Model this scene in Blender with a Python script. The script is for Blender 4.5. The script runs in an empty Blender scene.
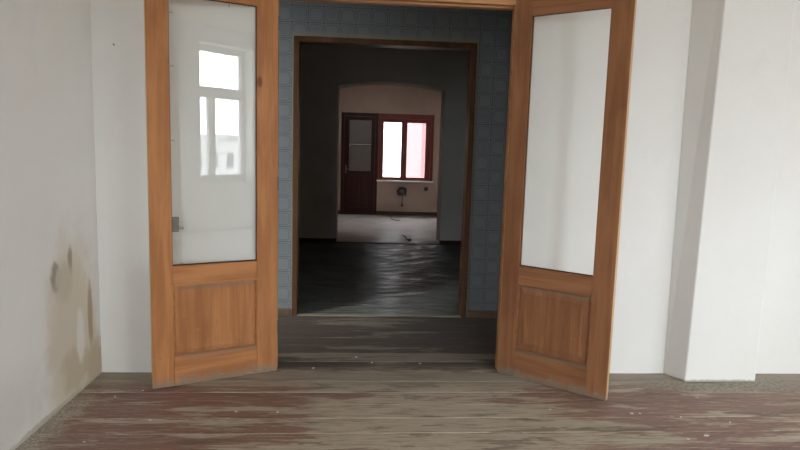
import bpy, bmesh, math, random
from mathutils import Vector, Matrix
random.seed(7)
R = math.radians
sc = bpy.context.scene
C = sc.collection

# ------------------------------------------------------------------ helpers
class MB:
    """collects shapes and links them as ONE mesh object"""
    def __init__(s): s.bm = bmesh.new()
    def box(s, x0, x1, y0, y1, z0, z1, mi=0):
        v = [s.bm.verts.new(p) for p in ((x0,y0,z0),(x1,y0,z0),(x1,y1,z0),(x0,y1,z0),(x0,y0,z1),(x1,y0,z1),(x1,y1,z1),(x0,y1,z1))]
        for f in ((0,3,2,1),(4,5,6,7),(0,1,5,4),(1,2,6,5),(2,3,7,6),(3,0,4,7)):
            s.bm.faces.new([v[i] for i in f]).material_index = mi
        return s
    def prism(s, pts, y0, y1):
        """outline in x,z pushed through y"""
        a = [s.bm.verts.new((x, y0, z)) for x, z in pts]; b = [s.bm.verts.new((x, y1, z)) for x, z in pts]
        n = len(pts)
        s.bm.faces.new(a); s.bm.faces.new(b[::-1])
        for i in range(n): s.bm.faces.new([a[i], b[i], b[(i+1) % n], a[(i+1) % n]])
        return s
    def slab(s, pts, z0, z1):
        a = [s.bm.verts.new((x, y, z0)) for x, y in pts]; b = [s.bm.verts.new((x, y, z1)) for x, y in pts]
        n = len(pts)
        s.bm.faces.new(a[::-1]); s.bm.faces.new(b)
        for i in range(n): s.bm.faces.new([a[i], a[(i+1) % n], b[(i+1) % n], b[i]])
        return s
    def tube(s, pts, r, n=8):
        pts = [Vector(p) for p in pts]; rings = []
        for i, p in enumerate(pts):
            d = (pts[min(i+1, len(pts)-1)] - pts[max(i-1, 0)]).normalized()
            a = d.orthogonal().normalized() if i == 0 else (pa - d*pa.dot(d)).normalized()
            pa = a; b = d.cross(a)
            rr = r[i] if isinstance(r, (list, tuple)) else r
            rings.append([s.bm.verts.new(p + (a*math.cos(t) + b*math.sin(t))*rr) for t in [2*math.pi*k/n for k in range(n)]])
        for q, w in zip(rings, rings[1:]):
            for k in range(n): s.bm.faces.new([q[k], q[(k+1) % n], w[(k+1) % n], w[k]])
        s.bm.faces.new(rings[0][::-1]); s.bm.faces.new(rings[-1])
        return s
    def build(s, name, mats, parent=None, bevel=0, smooth=False, kind=None):
        bmesh.ops.recalc_face_normals(s.bm, faces=s.bm.faces)
        me = bpy.data.meshes.new(name); s.bm.to_mesh(me); s.bm.free()
        for m in (mats if isinstance(mats, (list, tuple)) else [mats]): me.materials.append(m)
        if smooth:
            for p in me.polygons: p.use_smooth = True
        o = bpy.data.objects.new(name, me); C.objects.link(o)
        if parent: o.parent = parent
        if bevel:
            b = o.modifiers.new('Bevel', 'BEVEL'); b.width = bevel; b.segments = 2; b.limit_method = 'ANGLE'
        if kind: o['kind'] = kind
        return o

def tag(o, label, cat, group=None, kind=None):
    o['label'] = label; o['category'] = cat
    if group: o['group'] = group
    if kind: o['kind'] = kind
    return o
def empty(name, loc, rz=0):
    o = bpy.data.objects.new(name, None); C.objects.link(o)
    o.location = loc; o.rotation_euler = (0, 0, rz); o.empty_display_size = .1
    return o

# wall lying across the view (y0..y1) with rectangular holes, or along it (axis 'x')
def wall(name, a0, a1, t0, t1, z1, holes, mats, axis='y', z0=0.0):
    """mats = (face at t0, face at t1, reveals)"""
    xs = sorted({a0, a1, *[h[0] for h in holes], *[h[1] for h in holes]})
    zs = sorted({z0, z1, *[h[2] for h in holes], *[h[3] for h in holes]})
    bm = bmesh.new(); cache = {}
    def V(a, t, z):
        k = (round(a, 5), round(t, 5), round(z, 5))
        if k not in cache: cache[k] = bm.verts.new((a, t, z) if axis == 'y' else (t, a, z))
        return cache[k]
    def solid(i, j):
        if i < 0 or j < 0 or i >= len(xs)-1 or j >= len(zs)-1: return False
        cx, cz = (xs[i]+xs[i+1])/2, (zs[j]+zs[j+1])/2
        return not any(h[0] < cx < h[1] and h[2] < cz < h[3] for h in holes)
    def F(vs, mi): bm.faces.new(vs).material_index = mi
    for i in range(len(xs)-1):
        for j in range(len(zs)-1):
            if not solid(i, j): continue
            A, B, P, Q = xs[i], xs[i+1], zs[j], zs[j+1]
            F([V(A,t0,P), V(B,t0,P), V(B,t0,Q), V(A,t0,Q)], 0)
            F([V(A,t1,P), V(A,t1,Q), V(B,t1,Q), V(B,t1,P)], 1)
            if not solid(i-1, j): F([V(A,t0,P), V(A,t0,Q), V(A,t1,Q), V(A,t1,P)], 2)
            if not solid(i+1, j): F([V(B,t0,P), V(B,t1,P), V(B,t1,Q), V(B,t0,Q)], 2)
            if not solid(i, j-1): F([V(A,t0,P), V(A,t1,P), V(B,t1,P), V(B,t0,P)], 2)
            if not solid(i, j+1): F([V(A,t0,Q), V(B,t0,Q), V(B,t1,Q), V(A,t1,Q)], 2)
    m = MB(); m.bm.free(); m.bm = bm
    return m.build(name, mats, kind='structure')

# ------------------------------------------------------------------ node materials
class N:
    def __init__(s, name, rough=.6, spec=.5):
        s.m = bpy.data.materials.new(name); s.m.use_nodes = True
        s.t = s.m.node_tree; s.b = s.t.nodes['Principled BSDF']; s.out = s.t.nodes['Material Output']
        s.b.inputs['Roughness'].default_value = rough
        s.b.inputs['Specular IOR Level'].default_value = spec
        s._co = None
    def new(s, t): return s.t.nodes.new(t)
    def L(s, a, b): s.t.links.new(a, b)
    def setin(s, sock, v):
        if isinstance(v, bpy.types.NodeSocket): s.L(v, sock)
        elif isinstance(v, (tuple, list)) and sock.type == 'RGBA': sock.default_value = (*v[:3], 1)
        else: sock.default_value = v
    def co(s):
        if not s._co: s._co = s.new('ShaderNodeTexCoord').outputs['Object']
        return s._co
    def xyz(s, v=None):
        n = s.new('ShaderNodeSeparateXYZ'); s.L(v or s.co(), n.inputs[0]); return n.outputs
    def map(s, scale=(1,1,1), loc=(0,0,0), rot=(0,0,0), v=None):
        n = s.new('ShaderNodeMapping'); s.L(v or s.co(), n.inputs['Vector'])
        n.inputs['Scale'].default_value = scale; n.inputs['Location'].default_value = loc; n.inputs['Rotation'].default_value = rot
        return n.outputs[0]
    def noise(s, v, scale=5, detail=4, rough=.55, dist=0):
        n = s.new('ShaderNodeTexNoise'); s.L(v, n.inputs['Vector'])
        n.inputs['Scale'].default_value = scale; n.inputs['Detail'].default_value = detail
        n.inputs['Roughness'].default_value = rough; n.inputs['Distortion'].default_value = dist
        return n.outputs['Fac']
    def math(s, op, a, b=0.0, c=0.0, clamp=False):
        n = s.new('ShaderNodeMath'); n.operation = op; n.use_clamp = clamp
        for i, q in enumerate((a, b, c)): s.setin(n.inputs[i], q)
        return n.outputs[0]
    def ss(s, v, a, b):
        """smooth step from a to b"""
        n = s.new('ShaderNodeMapRange'); n.interpolation_type = 'SMOOTHSTEP'
        s.setin(n.inputs['Value'], v)
        lo, hi, x, y = (a, b, 0, 1) if a < b else (b, a, 1, 0)
        n.inputs['From Min'].default_value = lo; n.inputs['From Max'].default_value = hi
        n.inputs['To Min'].default_value = x; n.inputs['To Max'].default_value = y
        return n.outputs[0]
    def mix(s, f, a, b):
        n = s.new('ShaderNodeMix'); n.data_type = 'RGBA'; n.clamp_factor = True
        s.setin(n.inputs[0], f); s.setin(n.inputs[6], a); s.setin(n.inputs[7], b)
        return n.outputs[2]
    def blob(s, c, r, wob=None, amt=0.0, soft=.35):
        """1 inside an ellipsoid at c with radii r, wobbled by noise"""
        n = s.map(scale=(1/r[0], 1/r[1], 1/r[2]), loc=(-c[0]/r[0], -c[1]/r[1], -c[2]/r[2]))
        l = s.new('ShaderNodeVectorMath'); l.operation = 'LENGTH'; s.L(n, l.inputs[0])
        d = l.outputs['Value']
        if wob is not None: d = s.math('ADD', d, s.math('MULTIPLY', s.math('SUBTRACT', wob, .5), amt))
        return s.ss(d, 1+soft, 1-soft)
    def color(s, c): s.setin(s.b.inputs['Base Color'], c); return s
    def rough(s, v): s.setin(s.b.inputs['Roughness'], v); return s
    def bump(s, h, strength=.3, dist=.01):
        n = s.new('ShaderNodeBump'); n.inputs['Strength'].default_value = strength; n.inputs['Distance'].default_value = dist
        s.L(h, n.inputs['Height']); s.L(n.outputs[0], s.b.inputs['Normal']); return s

def plain(name, c, rough=.6, metal=0, var=.12, scale=9):
    n = N(name, rough); f = n.noise(n.map(), scale)
    n.color(n.mix(f, tuple(x*(1-var) for x in c), tuple(min(1, x*(1+var)) for x in c)))
    n.b.inputs['Metallic'].default_value = metal
    n.bump(n.noise(n.map(), 60), .1, .002)
    return n.m

def plaster(name, c, patch, stains=(), rough=.85):
    n = N(name, rough, .25)
    big = n.noise(n.map(), 1.1, 5, .6); mid = n.noise(n.map(scale=(1,1,.55)), 4, 5, .6, .6); fine = n.noise(n.map(), 45, 3)
    col = n.mix(n.ss(big, .35, .68), c, patch)
    col = n.mix(n.math('MULTIPLY', n.ss(mid, .58, .72), .35), col, tuple(x*.9 for x in c))
    for cen, rad, sc_, amt, scol, strength in stains:
        w = n.noise(n.map(), sc_, 6, .65, .4)
        k = n.math('MULTIPLY', n.blob(cen, rad, w, amt), strength)
        col = n.mix(k, col, scol)
    n.color(col)
    h = n.math('ADD', n.math('MULTIPLY', big, 1.0), n.math('MULTIPLY', n.math('ADD', fine, mid), .12))
    n.bump(h, .35, .02)
    return n.m

def wood(name, axis, c0, c1, cd, worn=True, rough=.42):
    """varnished pine, grain along axis of the part's own coordinates"""
    n = N(name, rough, .08)
    ri = n.new('ShaderNodeObjectInfo').outputs['Random']
    cmb = n.new('ShaderNodeCombineXYZ')
    for i, k in enumerate((13.0, 29.0, 17.0)): n.L(n.math('MULTIPLY', ri, k), cmb.inputs[i])
    add = n.new('ShaderNodeVectorMath'); add.operation = 'ADD'; n.L(n.co(), add.inputs[0]); n.L(cmb.outputs[0], add.inputs[1])
    v = add.outputs[0]
    sc_ = {'z': (1, 1, .07), 'x': (.07, 1, 1), 'y': (1, .07, 1)}[axis]
    s2 = {'z': (1, 1, .02), 'x': (.02, 1, 1), 'y': (1, .02, 1)}[axis]
    g1 = n.noise(n.map(sc_, v=v), 14, 4, .6, 1.2); g2 = n.noise(n.map(s2, v=v), 120, 3, .6)
    tone = n.noise(n.map({'z': (1,1,.35), 'x': (.35,1,1), 'y': (1,.35,1)}[axis], v=v), 3.2, 4)
    col = n.mix(n.ss(g1, .35, .65), c0, c1)
    col = n.mix(n.math('MULTIPLY', n.ss(g2, .5, .75), .25), col, cd)
    col = n.mix(n.math('MULTIPLY', n.ss(tone, .50, .72), .6), col, cd)
    kn = n.new('ShaderNodeTexVoronoi'); n.L(n.map({'z': (1,1,.5), 'x': (.5,1,1), 'y': (1,.5,1)}[axis], v=v), kn.inputs['Vector']); kn.inputs['Scale'].default_value = 3.1
    col = n.mix(n.math('MULTIPLY', n.ss(kn.outputs['Distance'], .075, .03), .7), col, tuple(x*.35 for x in cd))
    if worn:
        z = n.xyz()[2]
        wn = n.noise(n.map((1,1,.5)), 22, 5, .7)
        edge = n.math('ADD', z, n.math('MULTIPLY', n.math('SUBTRACT', wn, .5), -.16))
        col = n.mix(n.math('MULTIPLY', n.ss(edge, .075, .012), .8), col, (.24,.20,.155))
        # grey-brown bands along the top and bottom edges of the panel
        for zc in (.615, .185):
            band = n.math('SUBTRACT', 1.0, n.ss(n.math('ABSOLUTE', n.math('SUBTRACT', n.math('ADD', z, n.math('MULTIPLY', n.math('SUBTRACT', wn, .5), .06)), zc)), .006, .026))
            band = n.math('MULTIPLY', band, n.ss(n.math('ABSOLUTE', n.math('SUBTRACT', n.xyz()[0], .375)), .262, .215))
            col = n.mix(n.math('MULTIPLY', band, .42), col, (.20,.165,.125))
        sp = n.noise(n.map((1,1,.6)), 38, 3, .6)
        low = n.ss(z, .75, .1)
        col = n.mix(n.math('MULTIPLY', n.math('MULTIPLY', n.ss(sp, .60, .72), low), .5), col, (.16,.12,.085))
        sc2 = n.noise(n.map((.5,1,2.6), rot=(0,R(18),0)), 16, 5, .7)
        col = n.mix(n.math('MULTIPLY', n.math('MULTIPLY', n.ss(sc2, .62, .70), low), .35), col, (.55,.40,.27))
    n.color(col)
    n.rough(n.math('ADD', n.math('MULTIPLY', tone, .25), rough-.12))
    n.bump(n.math('ADD', g2, g1), .12, .003)
    return n.m

def glass(name, tint=(.96,.975,.965), dirt=.03, rough=0.0):
    n = N(name); t = n.t; t.nodes.remove(n.b)
    tr = n.new('ShaderNodeBsdfTransparent'); tr.inputs[0].default_value = (*tint, 1)
    gl = n.new('ShaderNodeBsdfGlossy'); gl.inputs['Roughness'].default_value = rough; gl.inputs[0].default_value = (1,1,1,1)
    lw = n.new('ShaderNodeLayerWeight'); lw.inputs[0].default_value = .5
    f5 = n.math('POWER', lw.outputs['Facing'], 5.0)
    fac = n.math('ADD', n.math('MULTIPLY', f5, .96), .042)
    mx = n.new('ShaderNodeMixShader'); n.L(fac, mx.inputs[0]); n.L(tr.outputs[0], mx.inputs[1]); n.L(gl.outputs[0], mx.inputs[2])
    df = n.new('ShaderNodeBsdfDiffuse'); df.inputs[0].default_value = (.75,.74,.70,1)
    dn = n.noise(n.map(), 6, 6, .7)
    dm = n.new('ShaderNodeMixShader'); n.L(n.math('MULTIPLY', n.ss(dn, .4, .8), dirt), dm.inputs[0])
    n.L(mx.outputs[0], dm.inputs[1]); n.L(df.outputs[0], dm.inputs[2])
    n.L(dm.outputs[0], n.out.inputs[0])
    return n.m

# --- palette
WHITE, WHITE2 = (.82,.81,.785), (.79,.775,.745)
m_front = plaster('white_plaster', WHITE, WHITE2, [
    ((2.42,3.83,.0),(.4,.1,.018), 30, 1.2, (.30,.28,.22), .7)])
m_left = plaster('stained_plaster', (.82,.805,.78), (.78,.765,.735), [
    ((-1.61,3.62,.30),(.2,.30,.62), 5, 1.1, (.64,.55,.41), .75),
    ((-1.61,3.55,.52),(.2,.20,.30), 7, .9, (.66,.59,.48), .6),
    ((-1.61,3.84,.42),(.2,.035,.20), 9, .9, (.40,.29,.16), .85),
    ((-1.61,3.90,.10),(.2,.14,.16), 12, 1.4, (.50,.41,.26), .8),
    ((-1.61,3.62,.16),(.2,.16,.13), 10, 1.3, (.52,.44,.30), .7),
    ((-1.61,3.70,.33),(.2,.05,.16), 8, 1.0, (.84,.82,.78), .7),
    ((-1.61,3.42,.75),(.2,.05,.08), 14, 1.3, (.30,.26,.21), .85),
    ((-1.61,3.455,.735),(.2,.035,.05), 14, .9, (.60,.55,.46), .8),
    ((-1.61,3.60,.81),(.2,.03,.075), 14, 1.2, (.30,.26,.21), .85),
    ((-1.61,3.52,.70),(.2,.10,.11), 9, .9, (.56,.50,.41), .7),
    ((-1.61,2.2,.2),(.2,1.0,.25), 5, .9, (.60,.57,.52), .4),
    ((-1.61,3.25,.0),(.2,.60,.03), 16, 1.2, (.44,.40,.32), .7)])
m_ceiling = plaster('ceiling_plaster', (.74,.70,.63), (.70,.66,.59))
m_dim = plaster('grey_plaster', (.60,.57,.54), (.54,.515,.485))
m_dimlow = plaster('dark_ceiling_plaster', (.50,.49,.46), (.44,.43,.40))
m_pink = plaster('rose_beige_plaster', (.40,.285,.22), (.34,.24,.185))
m_reveal = plaster('pale_reveal_plaster', (.44,.39,.32), (.36,.31,.25))
m_cast = plaster('render', (.55,.53,.5), (.5,.48,.45))
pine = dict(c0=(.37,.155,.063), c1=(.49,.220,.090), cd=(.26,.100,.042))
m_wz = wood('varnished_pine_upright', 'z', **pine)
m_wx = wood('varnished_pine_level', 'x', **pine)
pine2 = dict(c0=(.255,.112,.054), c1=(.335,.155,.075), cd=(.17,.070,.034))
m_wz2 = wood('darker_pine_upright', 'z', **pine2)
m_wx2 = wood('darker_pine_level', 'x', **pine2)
m_edge = wood('bare_pine_edge', 'z', (.55,.36,.19), (.62,.42,.23), (.38,.22,.11))
m_frame = wood('pine_door_frame', 'x', (.42,.20,.09), (.52,.27,.13), (.28,.12,.05), worn=False)
m_case = wood('brown_casing', 'z', (.070,.034,.017), (.098,.048,.024), (.04,.02,.011), worn=False)
m_red = wood('red_brown_paint', 'z', (.16,.040,.032), (.20,.052,.04), (.10,.028,.022), worn=False, rough=.35)
m_reddark = wood('dark_red_paint', 'z', (.040,.018,.015), (.055,.022,.018), (.028,.013,.011), worn=False, rough=.4)
m_base = wood('dark_baseboard', 'x', (.06,.035,.022), (.09,.05,.03), (.04,.022,.016), worn=False, rough=.5)
m_base2 = wood('brown_baseboard', 'x', (.12,.075,.045), (.16,.10,.06), (.07,.045,.03), worn=False, rough=.6)
m_glass = glass('clear_glass', (.985,.99,.985), .0)
m_winglass = glass('window_glass', (.97,.98,.98), .01)
m_dimglass = glass('dimming_glass', (.53,.515,.515), .0)  # tint added to dim the daylight entering the end room
m_winwhite = plain('white_window_paint', (.70,.70,.68), .4)
m_metal = plain('tarnished_iron', (.15,.135,.11), .45, .7, .3, 30)
m_black = plain('black_rubber', (.02,.02,.02), .5)
m_olive = plain('weathered_metal', (.10,.10,.07), .5, .4, .3, 40)
m_socket = plain('brown_plastic', (.10,.07,.045), .45)
m_steel = plain('pale_metal', (.55,.54,.50), .35, .6)

# worn painted floorboards
BW, BPH = .182, 3.474
def mat_boards():
    n = N('worn_painted_boards', .62, .35)
    x, y, z = n.xyz()
    bi = n.math('FLOOR', n.math('DIVIDE', n.math('SUBTRACT', y, BPH), BW))
    fr = n.math('FRACT', n.math('DIVIDE', n.math('SUBTRACT', y, BPH), BW))
    wn = n.new('ShaderNodeTexWhiteNoise'); wn.noise_dimensions = '1D'; n.L(bi, wn.inputs['W'])
    rnd = wn.outputs['Value']
    cmb = n.new('ShaderNodeCombineXYZ')
    n.L(n.math('ADD', x, n.math('MULTIPLY', rnd, 40)), cmb.inputs[0]); n.L(y, cmb.inputs[1]); n.L(bi, cmb.inputs[2])
    v = cmb.outputs[0]
    streak = n.noise(n.map((1.1, 6, .7), v=v), 1.4, 6, .64, .4)
    fine = n.noise(n.map((1.8, 22, .7), v=v), 2.4, 6, .7, .2)
    grain = n.noise(n.map((2, 90, 1), v=v), 3, 3, .7)
    wide = n.noise(n.map((1, 1.2, 1)), 1.1, 3)
    # where the paint is left: to the left and to the right of the trodden path
    dx = n.math('ABSOLUTE', n.math('SUBTRACT', x, n.math('ADD', .50, n.math('MULTIPLY', n.math('SUBTRACT', wide, .5), 1.2))))
    keep = n.ss(dx, .25, 1.0)
    keep = n.math('MULTIPLY', keep, n.ss(y, 4.0, 3.6))
    lev = n.math('ADD', n.math('MULTIPLY', streak, .72), n.math('MULTIPLY', fine, .28))
    lev = n.math('ADD', lev, n.math('MULTIPLY', n.math('SUBTRACT', rnd, .5), .09))
    lev = n.math('ADD', lev, n.math('MULTIPLY', n.math('SUBTRACT', keep, .5), .17))
    paint = n.ss(lev, .512, .532)
    bare = n.mix(n.ss(grain, .3, .7), (.33,.275,.21), (.50,.43,.34))
    bare = n.mix(n.math('MULTIPLY', n.ss(fine, .52, .60), .65), bare, (.20,.155,.115))
    red = n.mix(n.ss(fine, .3, .7), (.185,.098,.078), (.255,.142,.112))
    red = n.mix(n.math('MULTIPLY', n.ss(wide, .4, .62), .45), red, (.235,.155,.120))
    thin = n.math('MULTIPLY', n.ss(lev, .47, .52), .5)
    bare = n.mix(thin, bare, (.25,.165,.125))
    scr = n.noise(n.map((1.6, 16, 1), loc=(9, 2, 1), v=v), 3.0, 7, .75, .3)
    paint = n.math('MULTIPLY', paint, n.ss(scr, .575, .54))
    col = n.mix(paint, bare, red)
    # brown remains of an older coat, in patches
    old = n.noise(n.map((1.2, 5.5, 1.3), loc=(5, 3, 0), v=v), 1.9, 6, .65, .3)
    col = n.mix(n.math('MULTIPLY', n.ss(old, .545, .60), .6), col, (.12,.082,.060))
    # passage boards darker brown, more so towards the sides
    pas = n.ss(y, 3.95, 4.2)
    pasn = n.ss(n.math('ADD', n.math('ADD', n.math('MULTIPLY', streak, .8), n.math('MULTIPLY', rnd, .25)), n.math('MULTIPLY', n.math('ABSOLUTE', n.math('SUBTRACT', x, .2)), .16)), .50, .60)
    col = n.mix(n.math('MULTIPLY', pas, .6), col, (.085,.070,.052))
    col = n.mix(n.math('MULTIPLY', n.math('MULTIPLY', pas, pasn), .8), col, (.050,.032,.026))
    # dirt strip by the walls
    dn = n.noise(n.map(), 13, 6, .7)
    d1 = n.math('ADD', x, n.math('MULTIPLY', n.math('SUBTRACT', dn, .5), -.40))
    wallL = n.math('MULTIPLY', n.ss(d1, -1.44, -1.56), n.ss(y, 3.75, 3.45))
    spk = n.mix(n.ss(n.noise(n.map(), 70, 4, .8), .42, .6), (.22,.195,.155), (.50,.45,.37))
    col = n.mix(n.math('MULTIPLY', wallL, .85), col, spk)
    d2 = n.math('ADD', y, n.math('MULTIPLY', n.math('SUBTRACT', dn, .5), .25))
    wallF = n.math('MULTIPLY', n.ss(d2, 3.68, 3.86), n.ss(y, 4.0, 3.98))
    col = n.mix(n.math('MULTIPLY', wallF, .65), col, (.27,.235,.19))
    pil = n.blob((2.45,3.78,0),(.55,.13,1), dn, 1.2)
    col = n.mix(n.math('MULTIPLY', pil, .7), col, n.mix(n.ss(n.noise(n.map(),40,4,.7),.4,.6), (.17,.155,.12), (.36,.33,.265)))
    # pale chipped edges of the boards and dark joints
    en = n.noise(n.map((1.3, 1, 1), v=v), 2.2, 4, .6)
    near = n.math('MINIMUM', fr, n.math('SUBTRACT', 1.0, fr))
    ew = n.math('ADD', n.math('MULTIPLY', n.ss(en, .45, .75), .05), .012)
    pale = n.math('MULTIPLY', n.math('LESS_THAN', near, ew), n.ss(en, .45, .6))
    pale = n.math('MULTIPLY', pale, n.ss(y, 4.1, 3.6))
    col = n.mix(n.math('MULTIPLY', pale, .5), col, (.42,.365,.30))
    n.color(col)
    n.rough(n.math('ADD', n.math('MULTIPLY', paint, -.15), .68))
    n.bump(n.math('ADD', n.math('MULTIPLY', paint, .5), n.math('ADD', fine, grain)), .35, .003)
    return n.m
m_boards = mat_boards()

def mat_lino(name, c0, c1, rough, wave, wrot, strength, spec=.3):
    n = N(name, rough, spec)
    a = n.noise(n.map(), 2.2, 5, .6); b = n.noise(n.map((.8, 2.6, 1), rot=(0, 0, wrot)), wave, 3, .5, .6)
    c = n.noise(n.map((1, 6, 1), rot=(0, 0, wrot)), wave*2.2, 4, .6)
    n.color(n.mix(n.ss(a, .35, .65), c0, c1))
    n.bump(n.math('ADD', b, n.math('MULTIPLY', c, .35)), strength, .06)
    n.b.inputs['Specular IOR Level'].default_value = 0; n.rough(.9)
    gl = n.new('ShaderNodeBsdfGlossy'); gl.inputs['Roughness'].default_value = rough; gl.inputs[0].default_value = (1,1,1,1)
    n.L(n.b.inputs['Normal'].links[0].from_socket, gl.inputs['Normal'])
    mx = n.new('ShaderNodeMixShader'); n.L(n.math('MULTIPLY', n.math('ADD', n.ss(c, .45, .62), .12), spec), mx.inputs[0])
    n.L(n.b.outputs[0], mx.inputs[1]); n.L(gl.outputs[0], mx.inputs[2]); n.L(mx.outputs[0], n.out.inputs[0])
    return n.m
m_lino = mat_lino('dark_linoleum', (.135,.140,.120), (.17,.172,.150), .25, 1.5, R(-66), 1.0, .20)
m_lino2 = mat_lino('pale_linoleum', (.40,.37,.35), (.46,.42,.39), .34, 1.5, R(4), .3, .14)

def mat_paper():
    n = N('tile_patterned_wallpaper', .7, .3)
    x, y, z = n.xyz(); P = .132
    u = n.math('DIVIDE', n.math('ADD', x, .02), P); w = n.math('DIVIDE', z, P)
    fu, fw = n.math('FRACT', u), n.math('FRACT', w)
    cu, cw = n.math('ABSOLUTE', n.math('SUBTRACT', fu, .5)), n.math('ABSOLUTE', n.math('SUBTRACT', fw, .5))
    line = n.ss(n.math('MAXIMUM', cu, cw), .465, .49)
    # rounded square in every tile
    sq = n.math('POWER', n.math('ADD', n.math('POWER', cu, 4.0), n.math('POWER', cw, 4.0)), .25)
    ring = n.math('MULTIPLY', n.ss(sq, .35, .37), n.ss(sq, .42, .40))
    par = n.math('MODULO', n.math('ABSOLUTE', n.math('ADD', n.math('FLOOR', u), n.math('FLOOR', w))), 2.0)
    d = n.math('SQRT', n.math('ADD', n.math('MULTIPLY', cu, cu), n.math('MULTIPLY', cw, cw)))
    petals = n.math('SINE', n.math('MULTIPLY', d, 62.0))
    ang = n.math('ARCTAN2', n.math('SUBTRACT', fw, .5), n.math('SUBTRACT', fu, .5))
    star = n.math('SINE', n.math('MULTIPLY', ang, 8.0))
    orn = n.math('MULTIPLY', n.math('MULTIPLY', n.ss(n.math('MULTIPLY', petals, star), .1, .5), n.ss(d, .34, .30)), par)
    base = n.mix(n.noise(n.map(), 3), (.125,.133,.136), (.15,.156,.158))
    col = n.mix(n.math('MULTIPLY', line, .85), base, (.055,.057,.058))
    col = n.mix(n.math('MULTIPLY', ring, .8), col, (.08,.085,.092))
    col = n.mix(n.math('MULTIPLY', orn, .8), col, (.075,.08,.085))
    # yellowed at the torn edge beside the opening
    e = n.noise(n.map(), 20, 5, .7)
    dl = n.math('SUBTRACT', n.math('ABSOLUTE', n.math('SUBTRACT', x, .240)), .770)
    el = n.math('ADD', dl, n.math('MULTIPLY', n.math('SUBTRACT', e, .5), .03))
    col = n.mix(n.math('MULTIPLY', n.math('MULTIPLY', n.ss(el, .024, .012), n.ss(z, 2.46, 2.40)), .85), col, (.19,.165,.125))
    n.color(col)
    return n.m
m_paper = mat_paper()
m_paperx = plain('dark_wallpaper', (.13,.135,.14), .8)

# ------------------------------------------------------------------ the setting
XL, XR = -1.61, 6.3          # front room, passage
YB, YF, YF2 = -1.75, 3.985, 4.10
Y2, Y2b = 5.37, 5.50         # second opening
Y3, Y3b = 9.55, 9.98         # arch
Y4, Y4b = 13.65, 14.05       # end wall
H1 = 3.40
WIN = [(3.12, 4.24), (4.85, 5.97), (-1.2, -.5)]  # last one: unseen narrow window added to brighten the left walls
def hole(w): return (w[0], w[1], .80, 3.12)
wall('wall_back', XL-.2, XR+.2, YB, YB-.42, H1, [hole(w) for w in WIN], [m_front, m_cast, m_front])
wall('wall_left', YB, YF, XL, XL-.2, H1, [], [m_left, m_cast, m_left], axis='x')
wall('wall_right', YB, YF, XR, XR+.42, H1, [(-1.3, -.18, .80, 3.12)], [m_front, m_cast, m_front], axis='x')  # opening for the added fill window
OX0, OX1 = -.500, .994
wall('wall_front', XL-.2, XR+.2, YF, YF2, H1, [(OX0-.10, OX1+.065, 0, 2.50)], [m_front, m_paper, m_reveal])
pm = MB(); pv = [pm.bm.verts.new(p) for p in ((2.148,YF,0),(2.216,3.822,0),(2.712,3.83,0),(2.725,YF,0),(2.125,YF,H1),(2.262,3.80,H1),(2.712,3.81,H1),(2.725,YF,H1))]
for f in ((0,1,2,3),(4,7,6,5),(0,4,5,1),(1,5,6,2),(2,6,7,3),(3,7,4,0)): pm.bm.faces.new([pv[q] for q in f])
pm.build('wall_pier', m_front, bevel=.008, kind='structure')
MB().box(XL-.2, XR+.2, YB-.42, YF2, H1, H1+.15).build('ceiling', m_ceiling, kind='structure')
# passage
PX0, PX1 = -2.2, 3.4
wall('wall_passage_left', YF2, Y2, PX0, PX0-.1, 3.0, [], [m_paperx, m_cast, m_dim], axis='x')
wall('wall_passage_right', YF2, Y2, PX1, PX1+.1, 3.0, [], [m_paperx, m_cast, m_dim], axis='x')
MB().box(PX0-.1, PX1+.1, YF2, Y2b, 3.0, 3.12).build('ceiling', plain('dark_passage_ceiling', (.18,.17,.155), .9), kind='structure')  # ceiling set dark to cut bounced light in the passage
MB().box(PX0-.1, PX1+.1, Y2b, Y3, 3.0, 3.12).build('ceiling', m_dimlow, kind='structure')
QX0, QX1, QZ = -.488, .968, 2.350
wall('wall_passage_far', PX0-.1, PX1+.1, Y2, Y2b, 3.0, [(QX0-.03, QX1+.03, 0, QZ+.03)], [m_paper, m_dim, m_reveal])
# middle room
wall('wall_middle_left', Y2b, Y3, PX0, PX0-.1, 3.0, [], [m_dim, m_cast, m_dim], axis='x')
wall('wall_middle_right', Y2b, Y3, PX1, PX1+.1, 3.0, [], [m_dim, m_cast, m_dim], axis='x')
AX0, AX1 = -.272, 1.340
arch = [(PX0-.1, 0), (AX0, 0), (AX0, 2.385)]
for k in range(1, 24):
    t = k/24; arch.append((AX0+(AX1-AX0)*t, 2.385+.082*math.sin(math.pi*t)**.8*(1.0)))
arch += [(AX1, 2.385), (AX1, 0), (PX1+.1, 0), (PX1+.1, 3.0), (PX0-.1, 3.0)]
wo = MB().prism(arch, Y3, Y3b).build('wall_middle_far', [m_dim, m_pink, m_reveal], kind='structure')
for p in wo.data.polygons:
    if p.normal.y > .5: p.material_index = 1
    elif abs(p.normal.y) < .5 and AX0-.01 < p.center.x < AX1+.01 and p.center.z < 2.6: p.material_index = 2
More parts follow.
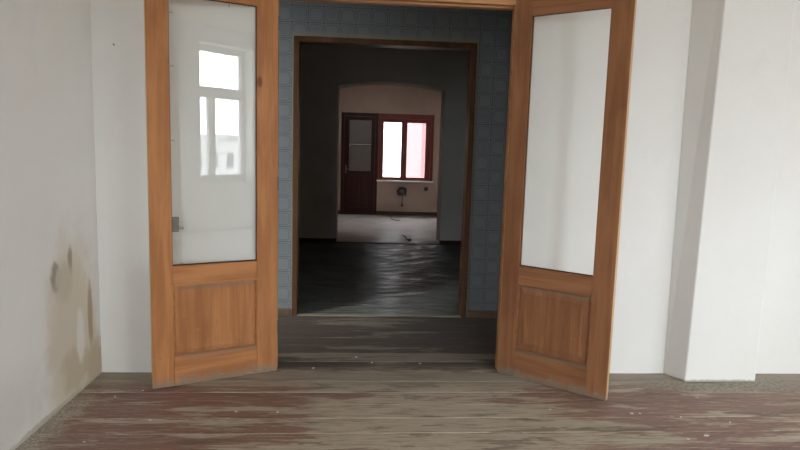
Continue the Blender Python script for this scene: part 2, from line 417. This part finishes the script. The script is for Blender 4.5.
# end room
EX0, EX1 = -1.1, 2.7
wall('wall_end_left', Y3b, Y4, EX0, EX0-.1, 3.1, [], [m_pink, m_cast, m_pink], axis='x')
wall('wall_end_right', Y3b, Y4, EX1, EX1+.1, 3.1, [], [m_pink, m_cast, m_pink], axis='x')
MB().box(EX0-.1, EX1+.1, Y3b, Y4b, 3.1, 3.2).build('ceiling', plain('brown_ceiling', (.22,.16,.13), .9), kind='structure')
DX0, DX1, WX0, WX1, WZ0, WZ1 = -.32, .480, .480, 1.700, .76, 2.215
wall('wall_end', EX0-.1, EX1+.1, Y4, Y4b, 3.1, [(DX0, DX1, 0, WZ1), (WX0, WX1, WZ0, WZ1)], [m_pink, m_cast, m_reveal])

# floorboards: one board after another along x, one mesh
fm = MB(); k = -29
while True:
    y0 = BPH + k*BW; y1 = y0 + BW; k += 1
    if y0 < YB-.02: continue
    if y0 > Y2: break
    a, b = max(y0, YB) + .0018, min(y1, Y2+.02) - .0018
    if b-a < .01: continue
    dz = random.uniform(-.0012, .0012); c = .0015
    x0, x1 = (XL, XR) if b < YF2 else (PX0, PX1)
    prof = [(a, -.02), (b, -.02), (b, dz-c), (b-c, dz), (a+c, dz), (a, dz-c)]
    va = [fm.bm.verts.new((x0, p, q)) for p, q in prof]; vb = [fm.bm.verts.new((x1, p, q)) for p, q in prof]
    fm.bm.faces.new(va); fm.bm.faces.new(vb[::-1])
    for i in range(6): fm.bm.faces.new([va[i], vb[i], vb[(i+1) % 6], va[(i+1) % 6]])
fm.build('floor', m_boards, kind='structure')
MB().box(-2.4, XR+.2, YB-.42, Y2+.02, -.2, -.021).build('floor_underlay', plain('subfloor', (.05,.045,.04), .9), kind='structure')
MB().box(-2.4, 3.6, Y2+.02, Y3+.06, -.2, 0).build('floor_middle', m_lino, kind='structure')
MB().box(-2.4, 3.6, Y3+.06, Y4b, -.2, .002).build('floor_end', m_lino2, kind='structure')

# thresholds and trims
MB().box(QX0-.02, QX1+.02, Y2-.01, Y2+.045, 0, .011).build('trim_1', wood('worn_threshold', 'x', (.24,.20,.15), (.30,.26,.20), (.15,.12,.09), worn=False), bevel=.004, kind='structure')
MB().box(AX0, AX1, Y3-.0, Y3+.06, 0, .012).build('trim_2', m_base, bevel=.003, kind='structure')
# casing of the second opening
cs = MB()
cs.box(QX0-.045, QX0, Y2-.012, Y2b+.012, 0, QZ).box(QX1, QX1+.045, Y2-.012, Y2b+.012, 0, QZ).box(QX0-.045, QX1+.045, Y2-.012, Y2b+.012, QZ, QZ+.045)
cs.build('trim_3', m_case, bevel=.003, kind='structure')
for nm, x0, x1 in (('baseboard_passage_left', PX0, QX0-.062), ('baseboard_passage_right', QX1+.062, PX1)):
    MB().box(x0, x1, Y2-.018, Y2, 0, .065).build(nm, m_base2, bevel=.003, kind='structure')
for nm, x0, x1 in (('baseboard_middle_left', PX0, AX0-.0), ('baseboard_middle_right', AX1, PX1)):
    MB().box(x0, x1, Y3-.018, Y3, 0, .07).build(nm, m_base, bevel=.003, kind='structure')
MB().box(WX0+.0, EX1, Y4-.018, Y4, 0, .085).build('baseboard_end_right', m_base, bevel=.003, kind='structure')
MB().box(EX0, DX0, Y4-.018, Y4, 0, .085).build('baseboard_end_left', m_base, bevel=.003, kind='structure')
# frame the double door hangs in, with a transom bar
fr = MB()
fr.box(OX0-.10, OX0, YF+.07, YF2, 0, 2.445).box(OX1, OX1+.065, YF+.045, YF2, 0, 2.445)
fr.box(OX0-.10, OX1+.065, YF+.06, YF2+.01, 2.445, 2.50)
fr.box(OX0, OX1, YF+.02, YF+.06, 2.412, 2.445).box(OX0, OX1, YF+.06, YF2+.004, 2.398, 2.445)
fr.build('trim_4', m_frame, bevel=.003, kind='structure')

# ------------------------------------------------------------------ double door leaves
def rect_ring(bm, x0, x1, z0, z1, y): return [bm.verts.new(p) for p in ((x0,y,z0),(x1,y,z0),(x1,y,z1),(x0,y,z1))]
def make_leaf(name, hinge, rz, W, s, hs, fs, zp0, zp1, zg0, zg1, zt, mz, mx, margin, pd, label):
    """local x from hinge to free edge, front face at y=0, body towards s*y"""
    T = .036*s
    root = empty(name, (hinge[0], hinge[1], .0), rz)
    tag(root, label, 'door', kind='structure')
    zb = .004
    def B(m, x0, x1, y0, y1, z0, z1): return m.box(x0, x1, min(y0, y1), max(y0, y1), z0, z1)
    B(MB(), 0, hs, 0, T, zb, zt).build('stile', mz, root, bevel=.0022)
    st = B(MB(), fs, W, 0, T, zb, zt); st.build('stile', mz, root, bevel=.0022)
    B(MB(), W+.0002, W+.0016, T*.06, T*.94, zb+.001, zt-.001).build('edge_strip', m_edge, root)['label'] = 'pale bare wood edge'
    g = .0008
    B(MB(), hs+g, fs-g, 0, T, zg1, zt).build('top_rail', mx, root, bevel=.0018)
    B(MB(), hs+g, fs-g, 0, T, zp1, zg0).build('middle_rail', mx, root, bevel=.0018)
    B(MB(), hs+g, fs-g, 0, T, zb, zp0).build('bottom_rail', mx, root, bevel=.0018)
    # raised panel
    m = MB(); bm = m.bm
    for side in (0, 1):
        f = (lambda d: d*s) if side == 0 else (lambda d: T-d*s)
        rings = []
        for ins, d in ((-.004, .016), (.010, .016), (.013, .0125), (margin, pd), (margin+.004, pd-.0025)):
            rings.append(rect_ring(bm, hs+ins, fs-ins, zp0+ins, zp1-ins, f(d)))
        for a, b in zip(rings, rings[1:]):
            for k in range(4): bm.faces.new([a[k], a[(k+1) % 4], b[(k+1) % 4], b[k]])
        bm.faces.new(rings[-1])
    p = m.build('panel', mz, root)
    # panel moulding
    mo = MB(); w = .009
    for x0, x1, z0, z1 in ((hs, hs+w, zp0, zp1), (fs-w, fs, zp0, zp1), (hs+w, fs-w, zp0, zp0+w), (hs+w, fs-w, zp1-w, zp1)):
        B(mo, x0, x1, .005*s, .0158*s, z0, z1)
    mo.build('panel_moulding', mx, root, bevel=.003)
    # glass and its beads
    gp = B(MB(), hs-.006, fs+.006, .019*s, .0225*s, zg0-.006, zg1+.006).build('glass_pane', m_glass, root)
    be = MB(); w = .008
    for x0, x1, z0, z1 in ((hs, hs+w*.5, zg0, zg1), (fs-w*.5, fs, zg0, zg1), (hs, fs, zg0, zg0+w), (hs, fs, zg1-w*.5, zg1)):
        B(be, x0, x1, .011*s, .0188*s, z0, z1)
    be.build('glazing_bead', m_case, root, bevel=.0015)
    return root, T
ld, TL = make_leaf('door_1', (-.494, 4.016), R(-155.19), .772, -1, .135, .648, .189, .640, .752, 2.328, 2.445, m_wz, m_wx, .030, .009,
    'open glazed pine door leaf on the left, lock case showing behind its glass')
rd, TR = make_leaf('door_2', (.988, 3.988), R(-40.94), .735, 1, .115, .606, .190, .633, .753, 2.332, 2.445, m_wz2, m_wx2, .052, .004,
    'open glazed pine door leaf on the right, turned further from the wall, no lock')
# ledge above the left panel
MB().box(.135, .648, -.002, .010, .628, .644).build('panel_ledge', m_wx, ld, bevel=.003)
# glazing nails
for x, z in ((.30, 2.318), (.640, 2.23), (.640, 1.93), (.642, 1.50), (.6, .765)):
    MB().tube([(x, -.012, z), (x-.018 if x > .5 else x, -.010, z if x > .5 else z-.02)], .0016, 6).build('glazing_nail', m_metal, ld)
# rim lock screwed on the back of the left leaf
lk = MB(); lk.box(.600, .70, -.060, -.0365, .955, 1.045); lo = lk.build('lock', m_metal, ld, bevel=.003); lo['label'] = 'tarnished rim lock case'
MB().tube([(.598, -.055, .978), (.575, -.055, .975)], .009, 10).tube([(.577, -.055, .975), (.577, -.075, .972)], .006, 8).build('latch_bolt', m_steel, lo, smooth=True)
MB().tube([(.63, -.067, 1.02), (.63, -.0705, 1.02)], .005, 8).tube([(.63, -.067, .975), (.63, -.0705, .975)], .005, 8).build('screw', m_steel, lo)
for z in (.25, 1.2, 2.2):
    MB().tube([(-.004, -.021, z), (-.004, -.021, z+.09)], .007, 10).build('hinge', m_metal, ld)
    MB().tube([(-.004, .021, z), (-.004, .021, z+.09)], .007, 10).build('hinge', m_metal, rd)

# ------------------------------------------------------------------ front room windows (behind the viewer; narrow left and right-wall ones added as fill)
def front_window(n, x0, x1):
    """white two-light casement with a fixed light above"""
    root = empty('window_%d' % (n if n < 3 else 4), ((x0+x1)/2, -2.02, .80)); root['kind'] = 'structure'
    hw = (x1-x0)/2; H = 3.12-.80; fw = .095
    t0, t1 = 2.245-.80, 2.43-.80; gz0, gz1 = .93-.80, 3.01-.80
    f = MB()
    f.box(-hw, -hw+fw, -.04, .04, 0, H).box(hw-fw, hw, -.04, .04, 0, H)
    f.box(-hw+fw, hw-fw, -.04, .04, gz1, H).box(-hw+fw, hw-fw, -.04, .04, 0, gz0).box(-hw+fw, hw-fw, -.04, .04, t0, t1)
    f.build('window_frame', m_winwhite, root, bevel=.006)
    mx0 = -hw+fw+.235
    if hw > .4: MB().box(mx0, mx0+.14, -.03, .05, gz0, t0).build('mullion', m_winwhite, root, bevel=.006)
    MB().box(-hw+fw, hw-fw, -.004, 0, gz0, gz1).build('glass_pane', m_winglass, root)
    MB().box(-hw-.03, hw+.03, .04, .33, -.03, .0).build('window_sill', m_winwhite, root, bevel=.006)
    return root
for i, (a, b) in enumerate(WIN): front_window(i+1, a, b)
sw = front_window(5, -.56, .56); sw.name = 'window_5'; sw.location = (XR+.27, -.74, .80); sw.rotation_euler.z = R(90)  # unseen right-wall window, added to brighten the left wall

# ------------------------------------------------------------------ end room: balcony door and window under one head
w3 = empty('window_3', ((WX0+WX1)/2, Y4, WZ0)); w3['kind'] = 'structure'
def loc(m_, name, mats, root, bevel=.004, **k):
    o = m_.build(name, mats, root, bevel=bevel, **k); o.matrix_parent_inverse = Matrix.Translation(-root.location); return o
m = MB()
ya, yb = Y4-.02, Y4+.10
m.box(WX0, WX0+.055, ya, yb, WZ0, WZ1).box(WX1-.065, WX1, ya, yb, WZ0, WZ1).box(WX0+.055, WX1-.065, ya, yb, 2.115, WZ1).box(WX0+.055, WX1-.065, ya, yb, WZ0, .795)
loc(m, 'window_frame', m_red, w3)
for x0, x1, g0, g1 in ((WX0+.055, 1.053, .603, .990), (1.053, WX1-.065, 1.115, 1.520)):
    m = MB(); y0, y1 = Y4+.005, Y4+.06
    m.box(x0, g0, y0, y1, .795, 2.115).box(g1, x1, y0, y1, .795, 2.115).box(g0, g1, y0, y1, 2.030, 2.115).box(g0, g1, y0, y1, .795, .842)
    s_ = loc(m, 'sash', m_red, w3)
    m = MB().box(g0-.004, g1+.004, Y4+.03, Y4+.034, .838, 2.034)
    p_ = m.build('glass_pane', m_dimglass, s_)
loc(MB().box(WX0-.01, WX1+.01, Y4-.09, Y4-.02, .745, .775), 'window_sill', m_winwhite, w3)
loc(MB().tube([(1.045, Y4-.002, 1.42), (1.045, Y4-.035, 1.42), (1.045, Y4-.035, 1.34)], .008), 'window_handle', m_metal, w3, 0)

d3 = empty('door_3', ((DX0+DX1)/2, Y4, 0)); tag(d3, 'dark red-brown balcony door with dull panes beside the far bright window', 'door', kind='structure')
m = MB()
m.box(DX0, DX0+.06, ya, yb, 0, WZ1).box(DX1-.06, DX1-.0, ya, yb, 0, WZ1).box(DX0+.06, DX1-.06, ya, yb, 2.14, WZ1).box(DX0+.06, DX1-.06, ya, yb, 0, .03)
m.box(DX0+.05, DX0+.075, Y4+.052, Y4+.075, 0, 2.15).box(DX1-.075, DX1-.05, Y4+.052, Y4+.075, 0, 2.15).box(DX0+.05, DX1-.05, Y4+.052, Y4+.075, 2.12, 2.15).box(DX0+.05, DX1-.05, Y4+.052, Y4+.075, 0, .05)
loc(m, 'door_frame', m_reddark, d3)
m = MB(); y0, y1 = Y4+.0, Y4+.05; a, b = DX0+.062, DX1-.062
m.box(a, a+.11, y0, y1, .031, 2.138).box(b-.085, b, y0, y1, .031, 2.138)
for z0, z1 in ((.031, .16), (.86, .96), (1.52, 1.56), (2.06, 2.138)): m.box(a+.11, b-.085, y0, y1, z0, z1)
loc(m, 'door_leaf', m_reddark, d3)
m_dull = plain('dull_painted_glass', (.12,.085,.068), .35)
for z0, z1 in ((.96, 1.52), (1.56, 2.06)):
    loc(MB().box(a+.108, b-.083, Y4+.02, Y4+.03, z0, z1), 'pane', m_dull, d3, 0)
loc(MB().box(a+.108, b-.083, Y4+.015, Y4+.035, .16, .86), 'panel', m_reddark, d3, .003)
loc(MB().box(a+.11, b-.085, Y4-.006, Y4+.0, 1.53, 1.545), 'bar', m_reveal, d3, 0)
h = MB().box(a+.03, a+.07, Y4-.008, Y4, .90, 1.08).tube([(a+.05, Y4-.004, 1.0), (a+.05, Y4-.05, 1.0), (a+.14, Y4-.055, 1.0)], .011)
loc(h, 'door_handle', m_olive, d3, 0)

# tangle of pipe stubs and cable on the end wall
def at_wall(x, z, y=Y4): return (x, y, z)
g = empty('pipe_connection', (1.02, Y4, .42))
tag(g, 'tangle of pipe stubs and black cable on the wall below the far window', 'pipe')
def lg(m_, name, mats, **k): o = m_.build(name, mats, g, **k); o.matrix_parent_inverse = Matrix.Translation(-g.location); return o
pts = []
for i in range(60):
    t = i/59*2*math.pi*2.7
    rr = .085 + .02*math.sin(t*1.7)
    pts.append((1.03+rr*math.cos(t)+.012*math.sin(3*t), Y4-.03-.0011*i, .545+.75*rr*math.sin(t)))
pts.append((.93, Y4-.06, .46)); 
lg(MB().tube(pts, .012, 6), 'cable_coil', m_black, smooth=True)
lg(MB().box(.955, 1.03, Y4-.06, Y4, .44, .50).tube([(.95, Y4-.03, .62), (1.0, Y4-.05, .60), (1.07, Y4-.045, .60)], .018).tube([(.93, Y4-.001, .57), (.93, Y4-.07, .57), (.97, Y4-.07, .53)], .017), 'valve', m_olive, bevel=.004)
lg(MB().tube([(1.09, Y4-.001, .60), (1.09, Y4-.05, .58), (1.12, Y4-.055, .52), (1.115, Y4-.05, .43)], .02), 'pipe_stub', m_metal, smooth=True)
lg(MB().tube([(1.045, Y4-.05, .46), (1.05, Y4-.03, .36), (1.04, Y4-.025, .27), (1.042, Y4-.035, .22)], .009, 6).box(1.015, 1.07, Y4-.045, Y4-.01, .20, .26), 'hanging_cable', m_socket)
s = empty('wall_socket', (1.565, Y4, .60)); tag(s, 'small square brown socket on the wall at lower right of the far window', 'socket')
MB().box(-.045, .045, -.03, 0, -.045, .045).build('socket_plate', m_socket, s, bevel=.006)
MB().tube([(0, -.031, 0), (0, -.0335, 0)], .026, 16).build('socket_face', m_black, s)
hk = empty('ceiling_hook_box', (.66, Y4, 2.90)); hk.name = 'wall_mounted_junction_box'
tag(hk, 'small round dark junction box high on the far wall', 'junction box')
MB().tube([(0, 0, 0), (0, -.02, 0)], .034, 16).build('box_rim', m_socket, hk)
MB().tube([(0, -.0201, 0), (0, -.022, 0)], .026, 16).build('box_cover', m_black, hk)
# cable end and scrap on the pale floor
tag(MB().tube([(.80, 13.60, .012), (.775, 13.3, .008), (.765, 12.95, .008), (.80, 12.72, .008), (.87, 12.62, .008), (.93, 12.62, .010)], .010, 6).build('floor_cable', m_black, smooth=True),
    'thin dark cable end lying on the pale floor below the window', 'cable')
tag(MB().tube([(.83, 10.45, .012), (.865, 10.2, .016), (.86, 9.98, .012), (.90, 9.86, .018)], [.008, .014, .012, .024], 6).build('scrap_of_cord', m_olive),
    'dark scrap of cord on the pale floor just beyond the arch', 'cord')
tag(MB().box(AX1-.07, AX1-.006, Y3+.05, Y3+.13, .002, .05).build('rubble_lump', m_cast, bevel=.012), 'grey lump of rubble at the right foot of the arch', 'rubble')
nail = MB().tube([(-1.475, 3.984, 2.066), (-1.475, 3.972, 2.069)], [.003, .0045], 8).build('wall_nail', m_metal)
tag(nail, 'small nail in the white wall left of the left door leaf', 'nail')

# plaster chips scattered on the boards
m_chip = plain('plaster_chip', (.55,.52,.46), .9)
chips = [(84,442.5,1.0),(115,397.2,.9),(265,362,1.5),(313,368.5,1.6),(356,357.5,1.3),(697,398,1.1),(681,417.5,1.2),(688,439.5,1.4),(706,436,2.0),(640,414,1.1),
         (632,414,1.7),(236,412,1.2),(278,412.5,1.2),(372,363,1.2),(730,423,1.0),(150,421,.9),(143,391,1.0),(602,397,1.1),(420,364,.8),(550,410,1.2)]
F_ = 620.0; psi, th, rho = math.atan(46/620), R(7.15), R(1.65)
fw = Vector((math.sin(psi)*math.cos(th), math.cos(psi)*math.cos(th), -math.sin(th))); r0 = Vector((math.cos(psi), -math.sin(psi), 0)); u0 = r0.cross(fw)
rt = r0*math.cos(rho) + u0*math.sin(rho); up = u0*math.cos(rho) - r0*math.sin(rho)
EYE = Vector((0, 0, 1.5))
for i, (px, py, sz) in enumerate(chips):
    d = fw + rt*((px-400)/F_) - up*((py-225)/F_); P = EYE + d*(-1.5/d.z)
    n_ = random.randint(5, 7); rr = .0062*sz
    pts = [(rr*random.uniform(.7, 1.5)*math.cos(2*math.pi*q/n_), rr*random.uniform(.5, 1.0)*math.sin(2*math.pi*q/n_)) for q in range(n_)]
    o = MB().slab(pts, 0, .004).build('plaster_chip', m_chip)
    o.location = (P.x, P.y, .0018); o.rotation_euler.z = random.uniform(-.5, .5)
    tag(o, 'tiny pale plaster chip lying on the worn floorboards', 'plaster chip', 'plaster chips scattered on the floorboards')

# ------------------------------------------------------------------ outside
MB().box(-90, 120, -150, 150, -4.4, -4.2).build('ground', plain('pavement', (.23,.22,.20), .9), kind='structure')
def block(name, x0, x1, y0, y1, h, face, mats, label, rows, nx, ww, wh, roof=(.35,.34,.34)):
    r = empty(name, ((x0+x1)/2, (y0+y1)/2, -4.2)); tag(r, label, 'building')
    hx, hy = (x1-x0)/2, (y1-y0)/2
    MB().box(-hx, hx, -hy, hy, 0, h).build('wall', mats, r)
    MB().box(-hx-.25, hx+.25, -hy-.25, hy+.25, h, h+.22).build('roof', plain('roof_edge', roof, .7), r)
    yf = hy if face > 0 else -hy
    for z in rows:
        for k in range(nx):
            cx = -hx + (k+.5)*2*hx/nx
            w = MB().box(cx-ww/2-.08, cx+ww/2+.08, yf-.02, yf+.05, z-.08, z+wh+.08).build('window', plain_win, r)
            MB().box(cx-ww/2, cx+ww/2, yf+.03 if face > 0 else yf-.07, yf+.07 if face > 0 else yf-.03, z, z+wh).build('pane', plain_pane, w)
plain_win = plain('outer_window_frame', (.35,.34,.33), .6); plain_pane = plain('outer_window_pane', (.05,.06,.07), .2)
block('apartment_building', 14, 40, -44, -32, 6.05, 1, plain('pale_facade', (.44,.44,.44), .8), 'long pale building with rows of windows, seen mirrored in the left door glass', (3.75, 1.6), 18, .55, 1.15)
block('brick_building', 2.84, 12, 27, 36, 12, -1, plain('rosy_facade', (.22,.10,.10), .8), 'rosy building standing outside the far window, at its right edge', (5.2, 8.0), 5, .9, 1.5)

# ------------------------------------------------------------------ light: overcast daylight through the windows
SKY = 50.0
w = bpy.data.worlds.new('overcast_sky'); sc.world = w; w.use_nodes = True
t = w.node_tree; bg = t.nodes['Background']
tc = t.nodes.new('ShaderNodeTexCoord'); sx = t.nodes.new('ShaderNodeSeparateXYZ'); t.links.new(tc.outputs['Generated'], sx.inputs[0])
cr = t.nodes.new('ShaderNodeValToRGB'); t.links.new(sx.outputs['Z'], cr.inputs[0])
cr.color_ramp.elements[0].position = 0.0; cr.color_ramp.elements[0].color = (.39,.43,.47,1)
cr.color_ramp.elements[1].position = .8; cr.color_ramp.elements[1].color = (.91,.965,1,1)
t.links.new(cr.outputs[0], bg.inputs[0]); bg.inputs[1].default_value = SKY
def portal(x0, x1, z0, z1, y, facing):
    l = bpy.data.lights.new('daylight_portal', 'AREA'); l.shape = 'RECTANGLE'; l.size = x1-x0; l.size_y = z1-z0
    l.cycles.is_portal = True
    o = bpy.data.objects.new('daylight_portal', l); C.objects.link(o)
    o.location = ((x0+x1)/2, y, (z0+z1)/2); o.rotation_euler = (R(90), 0, 0) if facing > 0 else (R(-90), 0, 0)
for a, b in WIN: portal(a, b, .80, 3.12, -2.08, 1)
portal(WX0, WX1, WZ0, WZ1, Y4+.16, -1)
portal(-.56, .56, .80, 3.12, 0, 1)
po = [o for o in C.objects if o.type == 'LIGHT'][-1]
po.location = (XR+.33, -.74, 1.96); po.rotation_euler = (R(90), 0, R(90))

# ------------------------------------------------------------------ camera
cam = bpy.data.cameras.new('camera'); cam.sensor_width = 36; cam.lens = 36*F_/800; cam.clip_start = .05; cam.clip_end = 500
co = bpy.data.objects.new('camera', cam); C.objects.link(co); sc.camera = co
M = Matrix((rt, up, -fw)).transposed().to_4x4(); M.translation = EYE; co.matrix_world = M

sc.view_settings.view_transform = 'Standard'; sc.view_settings.look = 'None'; sc.view_settings.gamma = 1
sc.view_settings.use_curve_mapping = False; sc.view_settings.exposure = 0.0
cy = sc.cycles
cy.use_denoising = True; cy.max_bounces = 16; cy.diffuse_bounces = 10; cy.glossy_bounces = 6; cy.transparent_max_bounces = 16
cy.sample_clamp_indirect = 8; cy.caustics_reflective = False; cy.caustics_refractive = False
